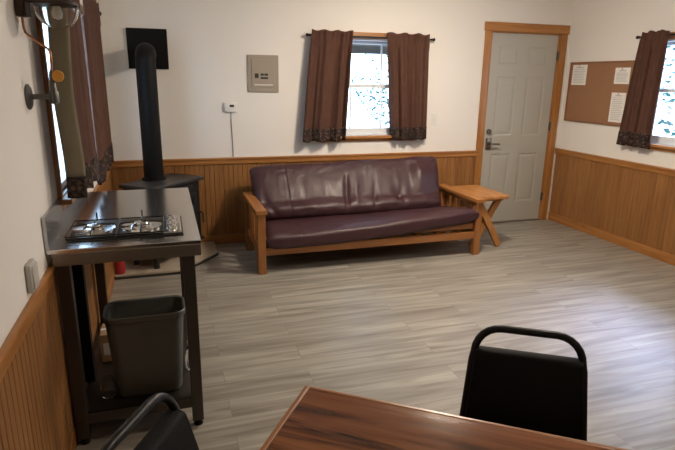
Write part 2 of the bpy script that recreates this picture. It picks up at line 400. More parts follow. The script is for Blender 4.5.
window('window_2', 'y', *W2, RX, 1)
window('window_3', 'y', *W3, 0, -1, stool=.06, sd=.006, w=.03, slider=True, muntins=(-1.67,))

# ------------------------------------------------------------------ door
cw = .072
b = MB(); b.box(DX0 - cw, DX0 + .008, -.02, 0, 0, DZ, .003); b.box(DX1 - .008, DX1 + cw - .005, -.02, 0, 0, DZ, .003)
door = struct(b.build('door_1', 'trim_z'))
box_obj('head_casing', 'trim_x', DX0 - cw - .012, DX1 + cw + .006, -.028, 0, DZ, DZ + .088, bev=.004, parent=door)
b = MB(); b.box(DX0, DX0 + .018, 0, T, 0, DZ); b.box(DX1 - .018, DX1, 0, T, 0, DZ); b.box(DX0, DX1, 0, T, DZ - .012, DZ); b.build('jamb', 'trim_z', door)
box_obj('threshold', 'brass', DX0, DX1, -.01, T, 0, .012, bev=.003, parent=door)
DL0, DL1, DB, DT = DX0 + .02, DX1 - .024, .014, 2.042
def door_leaf():
    b = MB(); b.box(DL0, DL1, .024, .055, DB, DT)
    pw = DL1 - DL0
    xs = [DL0, DL0 + .108, DL0 + pw / 2 - .058, DL0 + pw / 2 + .058, DL1 - .108, DL1]
    zs = [DB, .235, .79, .985, 1.61, 1.735, 1.915, DT]
    y = .015
    t = b.bm
    def V(x, yy, z): return t.verts.new((x, yy, z))
    def rect(x0, x1, z0, z1, yy): return [V(x0, yy, z0), V(x1, yy, z0), V(x1, yy, z1), V(x0, yy, z1)]
    def ring(a, c):
        for i in range(4): t.faces.new((a[i], a[(i + 1) % 4], c[(i + 1) % 4], c[i]))
    for i in range(5):
        for j in range(7):
            x0, x1, z0, z1 = xs[i], xs[i + 1], zs[j], zs[j + 1]
            if i in (1, 3) and j in (1, 3, 5):
                r = [rect(x0 + q, x1 - q, z0 + q, z1 - q, y + d) for q, d in ((0, 0), (.006, .002), (.014, .0045), (.022, .005), (.045, .0015), (.05, .001))]
                for a, c in zip(r, r[1:]): ring(a, c)
                t.faces.new(r[-1])
            else: t.faces.new(rect(x0, x1, z0, z1, y))
    o = rect(DL0, DL1, DB, DT, y); k = rect(DL0, DL1, DB, DT, .026); ring(o, k)
    return b.build('door_leaf', 'door', door)
leaf = door_leaf()
hx = DL0 + .065
b = MB(); b.lathe([(.001, -.008), (.026, -.008), (.031, 0), (.031, .024)], (hx - .004, .0, 1.03), 'y', 20); b.box(hx - .010, hx + .002, -.026, -.006, 1.012, 1.05, .003)
b.build('deadbolt', 'brass', leaf, True)
b = MB(); b.box(hx - .034, hx + .034, -.004, .016, .835, .965, .012)
hd = b.build('handle_plate', 'brass', leaf, True)
b = MB(); b.lathe([(.014, -.045), (.017, -.02), (.022, -.004)], (hx, 0, .905), 'y', 16); b.tube([(hx, -.045, .905), (hx + .03, -.048, .906), (hx + .075, -.047, .902), (hx + .11, -.043, .896)], [.012, .011, .009, .008]); b.build('lever', 'brass', hd, True)
for z in (.28, 1.08, 1.83):
    b = MB(); b.tube([(DL1 + .008, -.003, z - .048), (DL1 + .008, -.003, z + .048)], .007, 10); b.box(DL1 - .002, DL1 + .02, .002, .014, z - .045, z + .045); b.build('hinge', 'pewter', door, True)

# ------------------------------------------------------------------ curtains
def curtain(P, s_top, s_bot, zt, zb, nf, d0, seed, label, cmat='cloth', lining=False, amp=(.02, .05), group=None, rd=.056):
    """P(s, d, z) maps along-wall / off-wall / height to the room"""
    nu, nv = 84, 40; rnd = random.Random(seed)
    ph = rnd.random() * 6; ks = [rnd.uniform(.75, 1.3) for _ in range(4)]
    def pt(t, v, lift=0):
        tt = t + .055 * math.sin(5 * t + seed) + .022 * math.sin(13 * t + 2 * seed)
        s = s_top[0] + (s_top[1] - s_top[0]) * t; sb = s_bot[0] + (s_bot[1] - s_bot[0]) * t
        vv = min(1, max(0, v)); e = vv ** .85; s = s + (sb - s) * e
        a = amp[0] + (amp[1] - amp[0]) * vv ** .7
        f1 = 2 * abs(math.sin(PI * nf * tt + ph)) ** .75 - 1.1; f2 = math.sin(2 * PI * nf * 2.3 * tt + ph * 2 + seed)
        d = d0 + a * (.72 * f1 + .28 * f2 * (1 - .5 * vv)) + .012 * vv * math.sin(3 * t + seed)
        if v < .06: d += .006 * math.sin(2 * PI * nf * 3.1 * t + seed)
        if v < .13: d = max(d, rd + .014 + .006 * math.sin(2 * PI * nf * 3.1 * t + seed))
        d = max(d, .030) + lift
        z = zt + (zb - zt) * v + .008 * math.sin(2 * PI * nf * t + 1.3 + seed) * (vv if v > .5 else (.9 if v < .03 else 0))
        return P(s, d, z)
    root = MB().grid([[pt(i / nu, -.015 + 1.015 * j / nv) for i in range(nu + 1)] for j in range(nv + 1)]).build('curtain', cmat, None, 'all', solid=.003)
    tag(root, label, 'curtain', group)
    h0 = .885
    b = MB(); rows = [[pt(i / nu, h0 + (1.012 - h0) * j / 6, .0035) for i in range(nu + 1)] for j in range(7)]
    b.grid(rows).build('hem_band', 'hem', root, 'all', solid=.003)
    if lining:
        b = MB(); n = 6; rows = []
        for j in range(nv + 1):
            v = j / nv; p = []
            for i in range(n + 1):
                t = i / n
                s = s_top[0] + (s_bot[0] - s_top[0]) * v - .012 - .05 * t * (1 - t)
                x0_ = .060 + .002 * v; p.append(P(s, x0_ + (.137 - x0_) * t + .006 * math.sin(9 * v), zt - .02 + (zb - zt + .02) * v))
            rows.append(p)
        b.grid(rows[:-4]).build('lining_return', 'lining', root, 'all', solid=.003)
        b = MB(); b.grid(rows[-5:]).build('hem_return', 'hem', root, 'all', solid=.003)
    return root
def rod(P, s0, s1, d, z, label, both=True):
    b = MB(); b.tube([P(s0, d, z), P(s1, d, z)], .008, 12)
    r = tag(b.build('curtain_rod', 'rod', None, True), label, 'curtain rod')
    for s, sg in ((s0, -1), (s1, 1)):
        q = [P(s + sg * k, d, z) for k in (-.004, .006, .012, .024, .034, .038)]
        MB().tube(q, [.009, .012, .008, .016, .013, .004], 12).build('finial', 'rod', r, True)
        s2 = s - sg * .05
        MB().tube([P(s2, d, z), P(s2, d * .5, z - .012), P(s2, .003, z - .012)], .005, 8).build('bracket', 'rod', r, True)
    return r
PB = lambda s, d, z: (s, -d, z)
PR = lambda s, d, z: (RX - d, s, z)
PL = lambda s, d, z: (d, s, z)
rod(PB, 1.80, 3.035, .056, 1.945, 'black curtain rod over the small window above the sofa')
curtain(PB, (1.81, 2.21), (1.715, 2.15), 1.975, .985, 3.0, .074, 1, 'brown curtain panel left of the window above the sofa')
curtain(PB, (2.555, 3.005), (2.64, 3.025), 1.975, .985, 3.1, .074, 5, 'brown curtain panel right of the window above the sofa')
rod(PR, -2.45, -.985, .056, 1.965, 'black curtain rod on the right wall by the corkboard')
curtain(PR, (-1.31, -1.035), (-1.29, -.945), 1.99, 1.0, 2.4, .076, 9, 'brown curtain panel overlapping the corkboard on the right wall', 'cloth')
rod(PL, -2.78, -.93, .10, 1.965, 'black curtain rod on the left wall beside the gas lamp')
curtain(PL, (-2.66, -2.05), (-2.66, -2.08), 1.99, 1.06, 3.2, .105, 12, 'near curtain panel on the left wall with an olive turned edge, behind the gas lamp', 'cloth', lining=True, amp=(.012, .024), rd=.10)
curtain(PL, (-1.86, -1.10), (-1.90, -1.0), 1.99, .985, 3.6, .105, 15, 'far brown curtain panel on the left wall, nearest the stove pipe', 'cloth', amp=(.012, .026), rd=.10)

# ------------------------------------------------------------------ sofa
sofa = thing('futon_sofa', 'burgundy leather futon sofa with an oak frame, under the back window', 'sofa', (2.16, -.6, 0))
AX = ((1.130, 1.195), (3.122, 3.187))
for side, (x0, x1) in enumerate(AX):
    for nm, y0, y1 in (('leg', -.968, -.905), ('leg', -.30, -.24)):
        MB().box(x0, x1, y0, y1, 0, .512, .005).build(nm, 'sofa_z', sofa)
    b = MB(); zz = .540 if side == 0 else .530
    b.loft([[(x, y, z) for x, z in ((x0 - .012, zz - .03), (x1 + .012, zz - .03), (x1 + .012, zz - .004), (x1 + .007, zz), (x0 - .007, zz), (x0 - .012, zz - .004))] for y in (-.992, -.985, -.215, -.21)])
    b.build('armrest', 'sofa_y', sofa)
    MB().box(x0 + .015, x1 - .015, -.905, -.30, .15, .215, .004).build('side_rail', 'sofa_y', sofa)
    MB().box(x0 + .018, x1 - .018, -.905, -.30, .455, .51, .004).build('side_rail', 'sofa_y', sofa)
    for k in range(5):
        y = -.83 + k * .115
        MB().box(x0 + .022, x1 - .022, y - .02, y + .02, .215, .455, .002).build('slat', 'sofa_z', sofa)
MB().box(1.195, 3.122, -.958, -.93, .155, .222, .004).build('front_rail', 'sofa_x', sofa)
MB().box(1.197, 3.120, -.935, -.905, .245, .300, .004).build('seat_rail', 'sofa_x', sofa)
MB().box(1.195, 3.122, -.29, -.26, .155, .222, .004).build('back_rail', 'sofa_x', sofa)
for k in range(9):
    x = 1.32 + k * .21
    MB().bar((x, -.905, .222), (x, -.30, .175), .06, .018).build('deck_slat', 'sofa_y', sofa)
def ridg(p, sc_):
    return 1 - abs(noise.noise(Vector(p) * sc_)) * 2
def slab(xa, xb, c0, c1, thick, wr, edge_fn=None, nx=220, nl=96, e=4.6):
    """mattress: superellipse section around centre line c0-c1 (y,z), swept along x with soft ends"""
    c0, c1 = Vector(c0), Vector(c1); mid = (c0 + c1) / 2; d = (c1 - c0); ln = d.length / 2; d.normalize(); nrm = Vector((-d.y, d.x))
    if nrm.y < 0 and abs(nrm.y) > abs(nrm.x): nrm = -nrm
    if abs(nrm.y) <= abs(nrm.x) and nrm.x > 0: nrm = -nrm   # face the room
    loops = []
    for i in range(nx + 1):
        t = i / nx; q = 2 * t - 1; u = math.sin(q * PI / 2) if False else q
        u = math.copysign(1 - (1 - abs(q)) ** 1.5, q)
        endk = max(0, 1 - abs(u) ** 26) ** .5; endk = max(endk, .04)
        lp = []
        for k in range(nl):
            a = 2 * PI * k / nl; ca, sa = math.cos(a), math.sin(a)
            A = math.copysign(abs(ca) ** (2 / e), ca) * ln * (.94 + .06 * endk); B = math.copysign(abs(sa) ** (2 / e), sa) * thick / 2 * endk
            tl = (A / ln + 1) / 2
            x = xa(tl) + (xb(tl) - xa(tl)) * (u + 1) / 2
            yz = mid + d * A + nrm * B
            p = Vector((x, yz.x, yz.y))
            n3 = Vector((0, nrm.x * math.copysign(1, B) , nrm.y * math.copysign(1, B)))
            p += n3 * wr(x, tl, B > 0) * endk
            if edge_fn: p += edge_fn(x, tl)
            lp.append(p)
        loops.append(lp)
    return MB().loft(loops)
def wr_back(x, t, front):
    if not front: return 0
    w = .012 * noise.noise(Vector((x * 2.2, t * 2.0, 3)))
    w += .006 * (ridg((x * 1.5 + t * 1.1, t * 1.2, 8), 2.6)) * (1 - t * .6)
    w += .0035 * noise.noise(Vector((x * 11 + t * 3, t * 1.8, 4))) + .002 * noise.noise(Vector((x * 24 - t * 5, t * 5, 2)))
    w += .004 * (ridg((x * 2.2 - t * 1.4, t * 3.2, 1), 3.2))
    # deep creases
    for cx, sl, dep, wd, lo, hi in ((2.02, .16, .026, .022, 0, .75), (2.10, .22, -.014, .025, .1, .6), (2.62, -.5, .016, .03, 0, .5), (1.36, -.5, .020, .03, 0, .45), (2.5, .55, .012, .025, 0, .5), (2.28, .3, .014, .022, .0, .5)):
        dx = x - (cx + sl * t * .5); m = max(0, 1 - abs((t - (lo + hi) / 2) / ((hi - lo) / 2)) ** 2)
        w -= dep * math.exp(-(dx / wd) ** 2) * m
    w -= .006 * math.exp(-((x - 1.50) / .006) ** 2)
    if x > 2.70:                                           # the loose right end twists toward the right-hand window
        k = min(1, (x - 2.70) / .12); k = k * k * (3 - 2 * k)
        w += k * (.062 * math.exp(-((t - .62) / .28) ** 2) - .24 * max(0, x - 2.82) * math.exp(-((t - .5) / .4) ** 2))
    w += .028 * math.exp(-((t - .12) / .10) ** 2)          # the roll that bulges over the seat
    w -= .012 * math.exp(-((t - .30 - .03 * math.sin(x * 4)) / .05) ** 2)
    return w
back = slab(lambda t: 1.19 + .0 * t, lambda t: 3.00 + .085 * t, (-.53, .335), (-.195, .760), .15, wr_back,
            lambda x, t: Vector((0, 0, (.045 * ((x - 1.2) / 1.9) - .008) * t + .010 * t * noise.noise(Vector((x * 2.5, 0, 0))))))
back.build('back_cushion', 'leather', sofa, 'all')
def wr_seat(x, t, top):
    w = .008 * noise.noise(Vector((x * 3, t * 3, 9))) + .004 * ridg((x * 1.6, t * 2.5, 5), 3)
    if not top: w *= .5
    w -= .004 * math.exp(-((x - 1.50) / .006) ** 2)
    return w
seat = slab(lambda t: 1.20, lambda t: 3.155 - .10 * max(0, t - .25), (-.985, .318), (-.37, .268), .160, wr_seat,
            lambda x, t: Vector((0, 0, (-.052 + .114 * max(0, (x - 1.5) / 1.6) ** 1.5) * (1 - t))), e=4)
seat.build('seat_cushion', 'leather', sofa, 'all')

# ------------------------------------------------------------------ side table
st = thing('side_table', 'small light pine side table with crossed legs between sofa and door', 'table', (3.36, -.58, 0))
MB().box(3.205, 3.535, -.865, -.30, .490, .520, .006).build('tabletop', 'side_y', st)
for yf in (-.765, -.40):
    MB().bar((3.245, yf - .018, .478), (3.512, yf - .018, .012), .034, .062, (1, 0, 0), .004).build('leg', 'side_z', st)
    MB().bar((3.500, yf + .018, .478), (3.232, yf + .018, .012), .034, .062, (1, 0, 0), .004).build('leg', 'side_z', st)
    MB().box(3.225, 3.515, yf - .035, yf + .035, .462, .490, .004).build('cleat', 'side_z', st)
MB().box(3.352, 3.392, -.765, -.40, .235, .262, .003).build('stretcher', 'side_y', st)

# ------------------------------------------------------------------ hearth pad and stove
pad = MB().prism([(.02, -.02), (.86, -.02), (.86, -.36), (.52, -.775), (.02, -.775)], .006, .034).build('hearth_pad', 'pad')
tag(pad, 'tan tile hearth pad with a dark edge under the black stove', 'hearth')
b = MB(); pl = [(.018, -.018), (.866, -.018), (.866, -.362), (.524, -.782), (.018, -.782)]
b.prism(pl, 0, .020); b.build('edge_band', 'pad_edge', pad)
sx, sy = .423, -.418
stove = thing('heating_stove', 'black corner heating stove with a tall flue pipe', 'stove', (sx, sy, .034), math.radians(48.5))
# local: x along the front, -y faces the room
def S(b, n, m, sm=False, par=None): return b.build(n, m, par or stove, sm, local=True)
ST = .686   # top above pad
b = MB(); b.loft([[(-.315 + i, -.19 + i, z), (.315 - i, -.19 + i, z), (.315 - i, .16 - i * .3, z), (-.315 + i, .16 - i * .3, z)] for i, z in ((.004, ST - .03), (0, ST - .026), (0, ST - .008), (.006, ST))])
S(b, 'top_plate', 'stove_top')
S(MB().box(-.29, .29, -.155, .15, .13, ST - .03, .008), 'firebox', 'stove')
S(MB().box(-.31, .31, -.172, .15, .115, .135, .004), 'bottom_ledge', 'stove')
dr = S(MB().box(-.22, .22, -.178, -.155, .20, .56, .01), 'firebox_door', 'stove')
S(MB().box(-.17, .17, -.183, -.176, .25, .51, .004), 'door_glass', 'stove_glass', par=dr)
b = MB(); b.tube([(.235, -.175, .38), (.235, -.215, .38), (.235, -.225, .37), (.235, -.225, .29)], .008); S(b, 'door_handle', 'stove_top', True, dr)
for k in range(6): S(MB().box(-.20 + k * .07, -.155 + k * .07, -.162, -.15, .60, .625, .002), 'louvre', 'stove_top')
for px_, py_ in ((-.25, -.11), (.25, -.11), (-.25, .11), (.25, .11)):
    S(MB().lathe([(.026, 0), (.022, .02), (.02, .116)], (px_, py_, 0), 'z', 14), 'leg', 'stove', True)
# flue: in room axes, converted to stove-local
inv = Matrix.Rotation(-math.radians(48.5), 4, 'Z') @ Matrix.Translation((-sx, -sy, -.034))
fx, fy = .362, -.362
b = MB(); zc = 1.742; R_ = .09; pts = [(fx, fy, .716), (fx, fy, 1.2), (fx, fy, zc - R_)]
for k in range(1, 9):
    a = k / 8 * PI / 2; pts.append((fx + .004 * k / 8, fy + R_ - R_ * math.cos(a), zc - R_ + R_ * math.sin(a)))
pts.append((.370, -.02, zc))
b.tube(pts, .079, 28)
for v in b.bm.verts: v.co = inv @ v.co
pipe = S(b, 'stove_pipe', 'iron', True)
b = MB(); b.lathe([(.081, 0), (.10, .002), (.10, .012), (.081, .02)], (fx, fy, .718), 'z', 28)
for v in b.bm.verts: v.co = inv @ v.co
S(b, 'pipe_collar', 'iron', True)
b = MB(); b.box(.217, .544, -.022, -.002, 1.619, 1.949, .004)
for v in b.bm.verts: v.co = inv @ v.co
S(b, 'wall_plate', 'iron')
# red container on the pad
b = MB(); b.lathe([(.036, .034), (.04, .04), (.04, .125), (.034, .14), (.02, .148), (.018, .16)], (.062, -.725, 0), 'z', 20)
rc = b.build('red_container', 'red', None, True); tag(rc, 'small red container on the hearth pad, seen beneath the steel counter', 'container')
MB().lathe([(.02, .160), (.02, .178), (.017, .181)], (.062, -.725, 0), 'z', 16).build('cap', 'white_pl', rc, True)

# ------------------------------------------------------------------ steel counter
CY0, CY1, CX1, CZ = -2.905, -1.75, .586, .905
ctr = thing('kitchen_counter', 'stainless steel counter on dark square legs against the left wall', 'counter', (.3, -2.33, 0))
b = MB(); b.box(.004, CX1, CY0, CY1, CZ - .018, CZ, .003)
top = b.build('worktop', 'steel', ctr)
b = MB(); b.box(.024, CX1 - .002, CY0 + .001, CY0 + .02, CZ - .068, CZ - .0175, .002); b.box(CX1 - .02, CX1 - .001, CY0 + .02, CY1, CZ - .068, CZ - .0175, .002); b.box(.04, CX1 - .02, CY1 - .02, CY1 - .001, CZ - .068, CZ - .0175, .002)
b.build('apron', 'steel_lip', ctr)
b = MB(); b.prism([(.003, CY0), (.016, CY0), (.016, CY1), (.003, CY1)], CZ, 1.037); b.build('backsplash', 'steel_bs', ctr)
for lx, ly in ((.024, CY0 + .03), (.508, CY0 + .03), (.024, CY1 - .08), (.508, CY1 - .08)):
    l = MB().box(lx, lx + .05, ly, ly + .05, .03, CZ - .018, .003).build('leg', 'steel_leg', ctr)
    MB().lathe([(.02, 0), (.022, .004), (.016, .012), (.014, .032)], (lx + .025, ly + .025, 0), 'z', 14).build('foot', 'iron', l, True)
b = MB(); b.box(.045, .552, CY0 + .035, CY1 - .035, .135, .15, .002); b.box(.045, .552, CY0 + .036, CY0 + .05, .10, .15, .002); b.box(.045, .552, CY1 - .05, CY1 - .036, .10, .15, .002)
b.build('shelf', 'steel_leg', ctr)

MB().box(.028, .078, -2.60, -2.545, .15, CZ - .018, .002).build('support_post', 'iron', ctr)

# cooktop
K0, K1, KY0, KY1 = .062, .52, -2.808, -2.49
ck = thing('gas_cooktop', 'two-burner gas cooktop set into the steel counter', 'cooktop', (.29, -2.65, CZ))
MB().box(K0, K1, KY0, KY1, CZ, CZ + .006, .002).build('tray', 'tray', ck)
MB().box(.437, .513, KY0 + .012, KY1 - .010, CZ + .005, CZ + .014, .003).build('control_panel', 'chrome', ck)
for k, y in enumerate((-2.735, -2.65, -2.565)):
    kb = MB().lathe([(.024, .013), (.024, .017), (.020, .019), (.0185, .026), (.016, .027)], (.474, y, CZ), 'z', 18).build('knob', 'chrome', ck, True)
    MB().box(.472, .476, y - .014, y + .014, CZ + .0265, CZ + .029, .001).build('pointer', 'label_dark', kb)
for bx_ in (.150, .345):
    by_ = -2.648
    bn = MB().lathe([(.088, .0055), (.086, .012), (.070, .0075), (.045, .0065), (.044, .016), (.034, .020), (.034, .006)], (bx_, by_, CZ), 'z', 30).build('burner_bowl', 'chrome', ck, True)
    MB().lathe([(.030, .018), (.032, .024), (.028, .029), (.004, .031)], (bx_, by_, CZ), 'z', 22).build('burner_cap', 'chrome', bn, True)
    b = MB()
    for a in (0, PI / 2, PI, 1.5 * PI):
        c, s_ = math.cos(a), math.sin(a)
        r1 = .094 if abs(c) > .5 else .128
        b.tube([(bx_ + c * r1, by_ + s_ * r1, CZ + .014), (bx_ + c * (r1 - .006), by_ + s_ * (r1 - .006), CZ + .026), (bx_ + c * .03, by_ + s_ * .03, CZ + .030)], .0032, 8)
    b.tube([(bx_ + c_[0], by_ + c_[1], CZ + .017) for c_ in ((-.094, -.145), (.094, -.145), (.094, .128), (-.094, .128), (-.094, -.145))], .003, 8)
    b.tube([(bx_, by_ + .128, CZ + .014), (bx_, by_ + .128, CZ + .052)], .0035, 8)
    b.tube([(bx_ - .094, by_ - .145, CZ + .008), (bx_ + .094, by_ - .145, CZ + .008)], .004, 8); b.build('grate', 'black_enamel', ck, True)

# waste bin
def rrect(cx, cy, w, d, r, z, n=6):
    pts = []
    for sx_, sy_, a0 in ((1, 1, 0), (-1, 1, PI / 2), (-1, -1, PI), (1, -1, 1.5 * PI)):
        for k in range(n + 1):
            a = a0 + k / n * PI / 2; pts.append((cx + sx_ * (w / 2 - r) + r * math.cos(a), cy + sy_ * (d / 2 - r) + r * math.sin(a), z))
    return pts
cx, cy = .332, -2.703; zb_, zt_ = .1505, .550
b = MB()
b.loft([rrect(cx, cy, .275, .158, .035, zb_), rrect(cx, cy, .285, .166, .04, zb_ + .012), rrect(cx, cy, .334, .196, .05, zt_ - .028), rrect(cx, cy, .328, .190, .048, zt_ - .02), rrect(cx, cy, .27, .152, .035, zb_ + .014)])
can = b.build('trash_can', 'can', None, True); tag(can, 'grey plastic wastebasket on the lower shelf of the steel counter', 'trash can')
b = MB(); b.loft([rrect(cx, cy, .336, .198, .05, zt_ - .030), rrect(cx, cy, .350, .212, .055, zt_ - .026), rrect(cx, cy, .352, .214, .056, zt_ - .004), rrect(cx, cy, .346, .208, .054, zt_), rrect(cx, cy, .330, .192, .048, zt_ - .004), rrect(cx, cy, .326, .188, .047, zt_ - .03)], caps=False)
b.build('rim', 'can', can, True)
# things on the lower shelf
j = MB().lathe([(.030, .1505), (.034, .156), (.034, .205), (.026, .222), (.026, .236), (.023, .236), (.023, .221), (.030, .203), (.030, .158)], (.150, -2.74, 0), 'z', 22).build('glass_jar', 'glass_g', None, True)
tag(j, 'clear jar on the counter shelf left of the grey wastebasket', 'jar')
j = MB().lathe([(.024, .1505), (.028, .156), (.028, .235), (.020, .262), (.012, .272), (.012, .286)], (.522, -2.60, 0), 'z', 22).build('plastic_bottle', 'glass_g', None, True)
tag(j, 'clear bottle on the counter shelf right of the grey wastebasket', 'bottle')
MB().lathe([(.014, .282), (.014, .302), (.012, .304)], (.522, -2.60, 0), 'z', 16).build('cap', 'white_pl', j, True)
b = MB(); b.box(.092, .20, -2.42, -2.28, .151, .30, .002)
cb = b.build('cardboard_box', 'cardboard'); tag(cb, 'small tan box on the counter shelf behind the clear jar', 'box')
MB().box(.0915, .2005, -2.363, -2.337, .2995, .3010).build('tape', 'white_pl', cb)
MB().box(.105, .188, -2.4215, -2.4195, .19, .255).build('paper_label', 'white_pl', cb)

# ------------------------------------------------------------------ wall fittings
ep = thing('electrical_panel', 'tan-grey electrical breaker panel on the back wall left of the window', 'electrical panel', (1.368, -.001, 1.43))
MB().box(1.225, 1.512, -.014, .001, 1.430, 1.760, .004).build('cover', 'panel_grey', ep)
dd = MB().box(1.262, 1.475, -.020, -.0135, 1.475, 1.722, .003).build('panel_door', 'panel_grey', ep)
MB().box(1.290, 1.325, -.0255, -.0195, 1.556, 1.597, .003).build('latch', 'label_dark', dd)
for x0, x1, z0, z1 in ((1.343, 1.373, 1.577, 1.597), (1.378, 1.412, 1.577, 1.597), (1.343, 1.412, 1.548, 1.566)):
    MB().box(x0, x1, -.0215, -.0195, z0, z1).build('marking', 'label_dark', dd)
MB().box(1.285, 1.455, -.0208, -.0195, 1.492, 1.500).build('label_strip', 'white_pl', dd)
th = thing('thermostat', 'small white thermostat with a hanging cable on the back wall', 'thermostat', (1.06, -.001, 1.25))
MB().box(1.006, 1.118, -.028, -.001, 1.252, 1.340, .008).build('housing', 'white_pl', th, True)
MB().box(1.052, 1.092, -.0295, -.0275, 1.296, 1.318, .001).build('display', 'lcd', th)
b = MB(); b.tube([(1.068 + .004 * math.sin(z * 9), -.006, z) for z in [1.254 - k * (1.254 - .838) / 16 for k in range(17)]], .0038, 8); b.build('cable', 'cable', th, True)
sw = thing('light_switch', 'white light switch beside the right brown curtain above the sofa', 'light switch', (3.14, -.001, 1.10))
MB().box(3.103, 3.177, -.007, -.001, 1.102, 1.220, .003).build('plate', 'white_pl', sw)
MB().box(3.134, 3.146, -.017, -.006, 1.150, 1.174, .002).build('toggle', 'white_pl', sw)
for z in (1.131, 1.191): MB().lathe([(.003, -.008), (.0035, -.0065)], (3.14, 0, z), 'y', 10).build('screw', 'chrome', sw, True)
ob = thing('outlet_box', 'grey outlet box on the left wall just above the chair rail', 'outlet', (.001, -3.185, .838))
MB().box(-.001, .020, -3.228, -3.140, .852, .955, .010).build('box', 'grey_pl', ob, True)
MB().box(.019, .025, -3.218, -3.150, .862, .945, .005).build('cover_plate', 'grey_pl', ob, True)
# gas lamp
gl = thing('gas_lamp', 'bronze wall gas lamp with a clear glass bowl and copper tube, on the left wall', 'lamp', (.002, -2.85, 1.43))
LY = -2.85
MB().lathe([(.046, -.001), (.046, .006), (.036, .012), (.016, .016)], (0, LY, 1.481), 'x', 24).build('wall_flange', 'pewter', gl, True)
MB().tube([(.012, LY, 1.481), (.10, LY, 1.484)], .0105, 14).build('supply_pipe', 'pewter', gl, True)
v_ = MB().lathe([(.010, -.03), (.017, -.026), (.017, .012), (.012, .022), (.009, .075), (.006, .09)], (.088, LY, 1.486), 'z', 16).build('valve', 'pewter', gl, True)
MB().lathe([(.001, -.006), (.019, -.006), (.021, 0), (.019, .006), (.001, .006)], (.110, LY - .006, 1.556), 'y', 18).build('valve_knob', 'amber', v_, True)
MB().tube([(.088, LY, 1.57), (.093, LY, 1.61), (.0925, LY, 1.640), (.085, LY, 1.652), (.030, LY, 1.694), (.020, LY, 1.705), (.017, LY, 1.72), (.016, LY, 1.77)], .0042, 10).build('copper_tube', 'copper', gl, True)
MB().box(.001, .030, LY - .028, LY + .028, 1.757, 1.905, .004).build('wall_bracket', 'bronze', gl)
MB().box(.028, .044, LY - .012, LY + .012, 1.757, 1.815, .003).build('pipe_clip', 'pewter', gl)
MB().box(.028, .175, LY - .016, LY + .016, 1.806, 1.834, .004).build('arm', 'bronze', gl)
gx = .130
b = MB()
pr = [(.066, 1.802), (.074, 1.792), (.0735, 1.782), (.067, 1.760), (.053, 1.740), (.034, 1.728), (.016, 1.724), (.004, 1.7235)]
b.lathe(pr + [(.004, 1.7260), (.016, 1.7265), (.033, 1.7305), (.051, 1.742), (.0645, 1.7615), (.071, 1.782), (.0715, 1.791), (.0635, 1.800)], (gx, LY, 0), 'z', 30, caps=False)
b.build('glass_bowl', 'glass', gl, True)
MB().lathe([(.073, 1.800), (.074, 1.808), (.050, 1.822), (.02, 1.835), (.018, 1.85)], (gx, LY, 0), 'z', 28).build('bowl_cap', 'bronze', gl, True)
MB().lathe([(.004, 1.752), (.016, 1.757), (.019, 1.772), (.015, 1.788), (.01, 1.802)], (gx, LY, 0), 'z', 18).build('mantle', 'white_pl', gl, True)

# corkboard and notices
ckb = thing('corkboard', 'brown corkboard with a thin wooden frame on the right wall beside the door', 'corkboard', (RX - .001, -.53, 1.15))
XB = RX - .012
MB().box(XB, RX - .001, -.985, -.08, 1.158, 1.758).build('cork_panel', 'cork', ckb)
b = MB()
for a in ((-.99, -.07, 1.150, 1.166), (-.99, -.07, 1.750, 1.766)): b.box(XB - .008, RX - .001, a[0], a[1], a[2], a[3], .002)
for a in ((-.99, -.974, 1.15, 1.766), (-.086, -.07, 1.15, 1.766)): b.box(XB - .008, RX - .001, a[0], a[1], a[2], a[3], .002)
b.build('frame', 'cork_frame', ckb)
for lab, y0, y1, z0, z1, n in (('white notice pinned at the upper left of the corkboard, nearest the door', -.325, -.115, 1.532, 1.738, 9),
                             ('small white notice pinned at the upper right of the corkboard by the curtain', -.895, -.71, 1.550, 1.702, 7),
                             ('tall white notice pinned at the lower right of the corkboard by the curtain', -.885, -.705, 1.185, 1.468, 13)):
    p = MB().box(XB - .003, XB - .0005, y0, y1, z0, z1).build('paper_notice', 'paper'); tag(p, lab, 'notice', 'notices on the corkboard')
    b = MB(); h = (z1 - z0)
    b.box(XB - .0035, XB - .0028, y0 + .05, y1 - .05, z1 - .034, z1 - .022)
    for k in range(n):
        z = z1 - .05 - k * (h - .075) / max(1, n - 1)
        b.box(XB - .0035, XB - .0028, y0 + .022 + (.03 * random.random()), y1 - .022, z - .003, z + .003)
    b.build('printed_lines', 'ink', p)
    MB().lathe([(.005, -.012), (.006, -.006), (.003, -.003), (.002, 0)], (XB - .002, (y0 + y1) / 2, z1 - .012), 'x', 12).build('push_pin', 'pin', p, True)

# ------------------------------------------------------------------ dining table
ta = math.radians(-35.9)
A0 = Vector((.789, -3.869)); U = Vector((math.cos(ta), math.sin(ta))); Vv = Vector((math.sin(ta), -math.cos(ta)))
TL, TW = 1.75, .86
tcn = A0 + U * TL / 2 + Vv * TW / 2
tb = thing('dining_table', 'dining table with a dark varnished plank top in the foreground', 'table', (tcn.x, tcn.y, 0), ta)
hx_, hy_ = TL / 2, TW / 2
def D(b, n, m, sm=False): return b.build(n, m, tb, sm, local=True)
D(MB().box(-hx_ + .015, hx_ - .015, -hy_ + .012, hy_ - .012, .725, .760, .003), 'tabletop', 'table')
for q in (-hx_, hx_ - .015): D(MB().box(q, q + .015, -hy_, hy_, .722, .7595, .004), 'end_band', 'table_edge')
for q in (-hy_, hy_ - .012): D(MB().box(-hx_ + .015, hx_ - .015, q, q + .012, .722, .7595, .003), 'side_band', 'table_edge')
D(MB().box(-hx_ + .16, hx_ - .16, -.30, .30, .66, .722, .003), 'apron', 'table_edge')
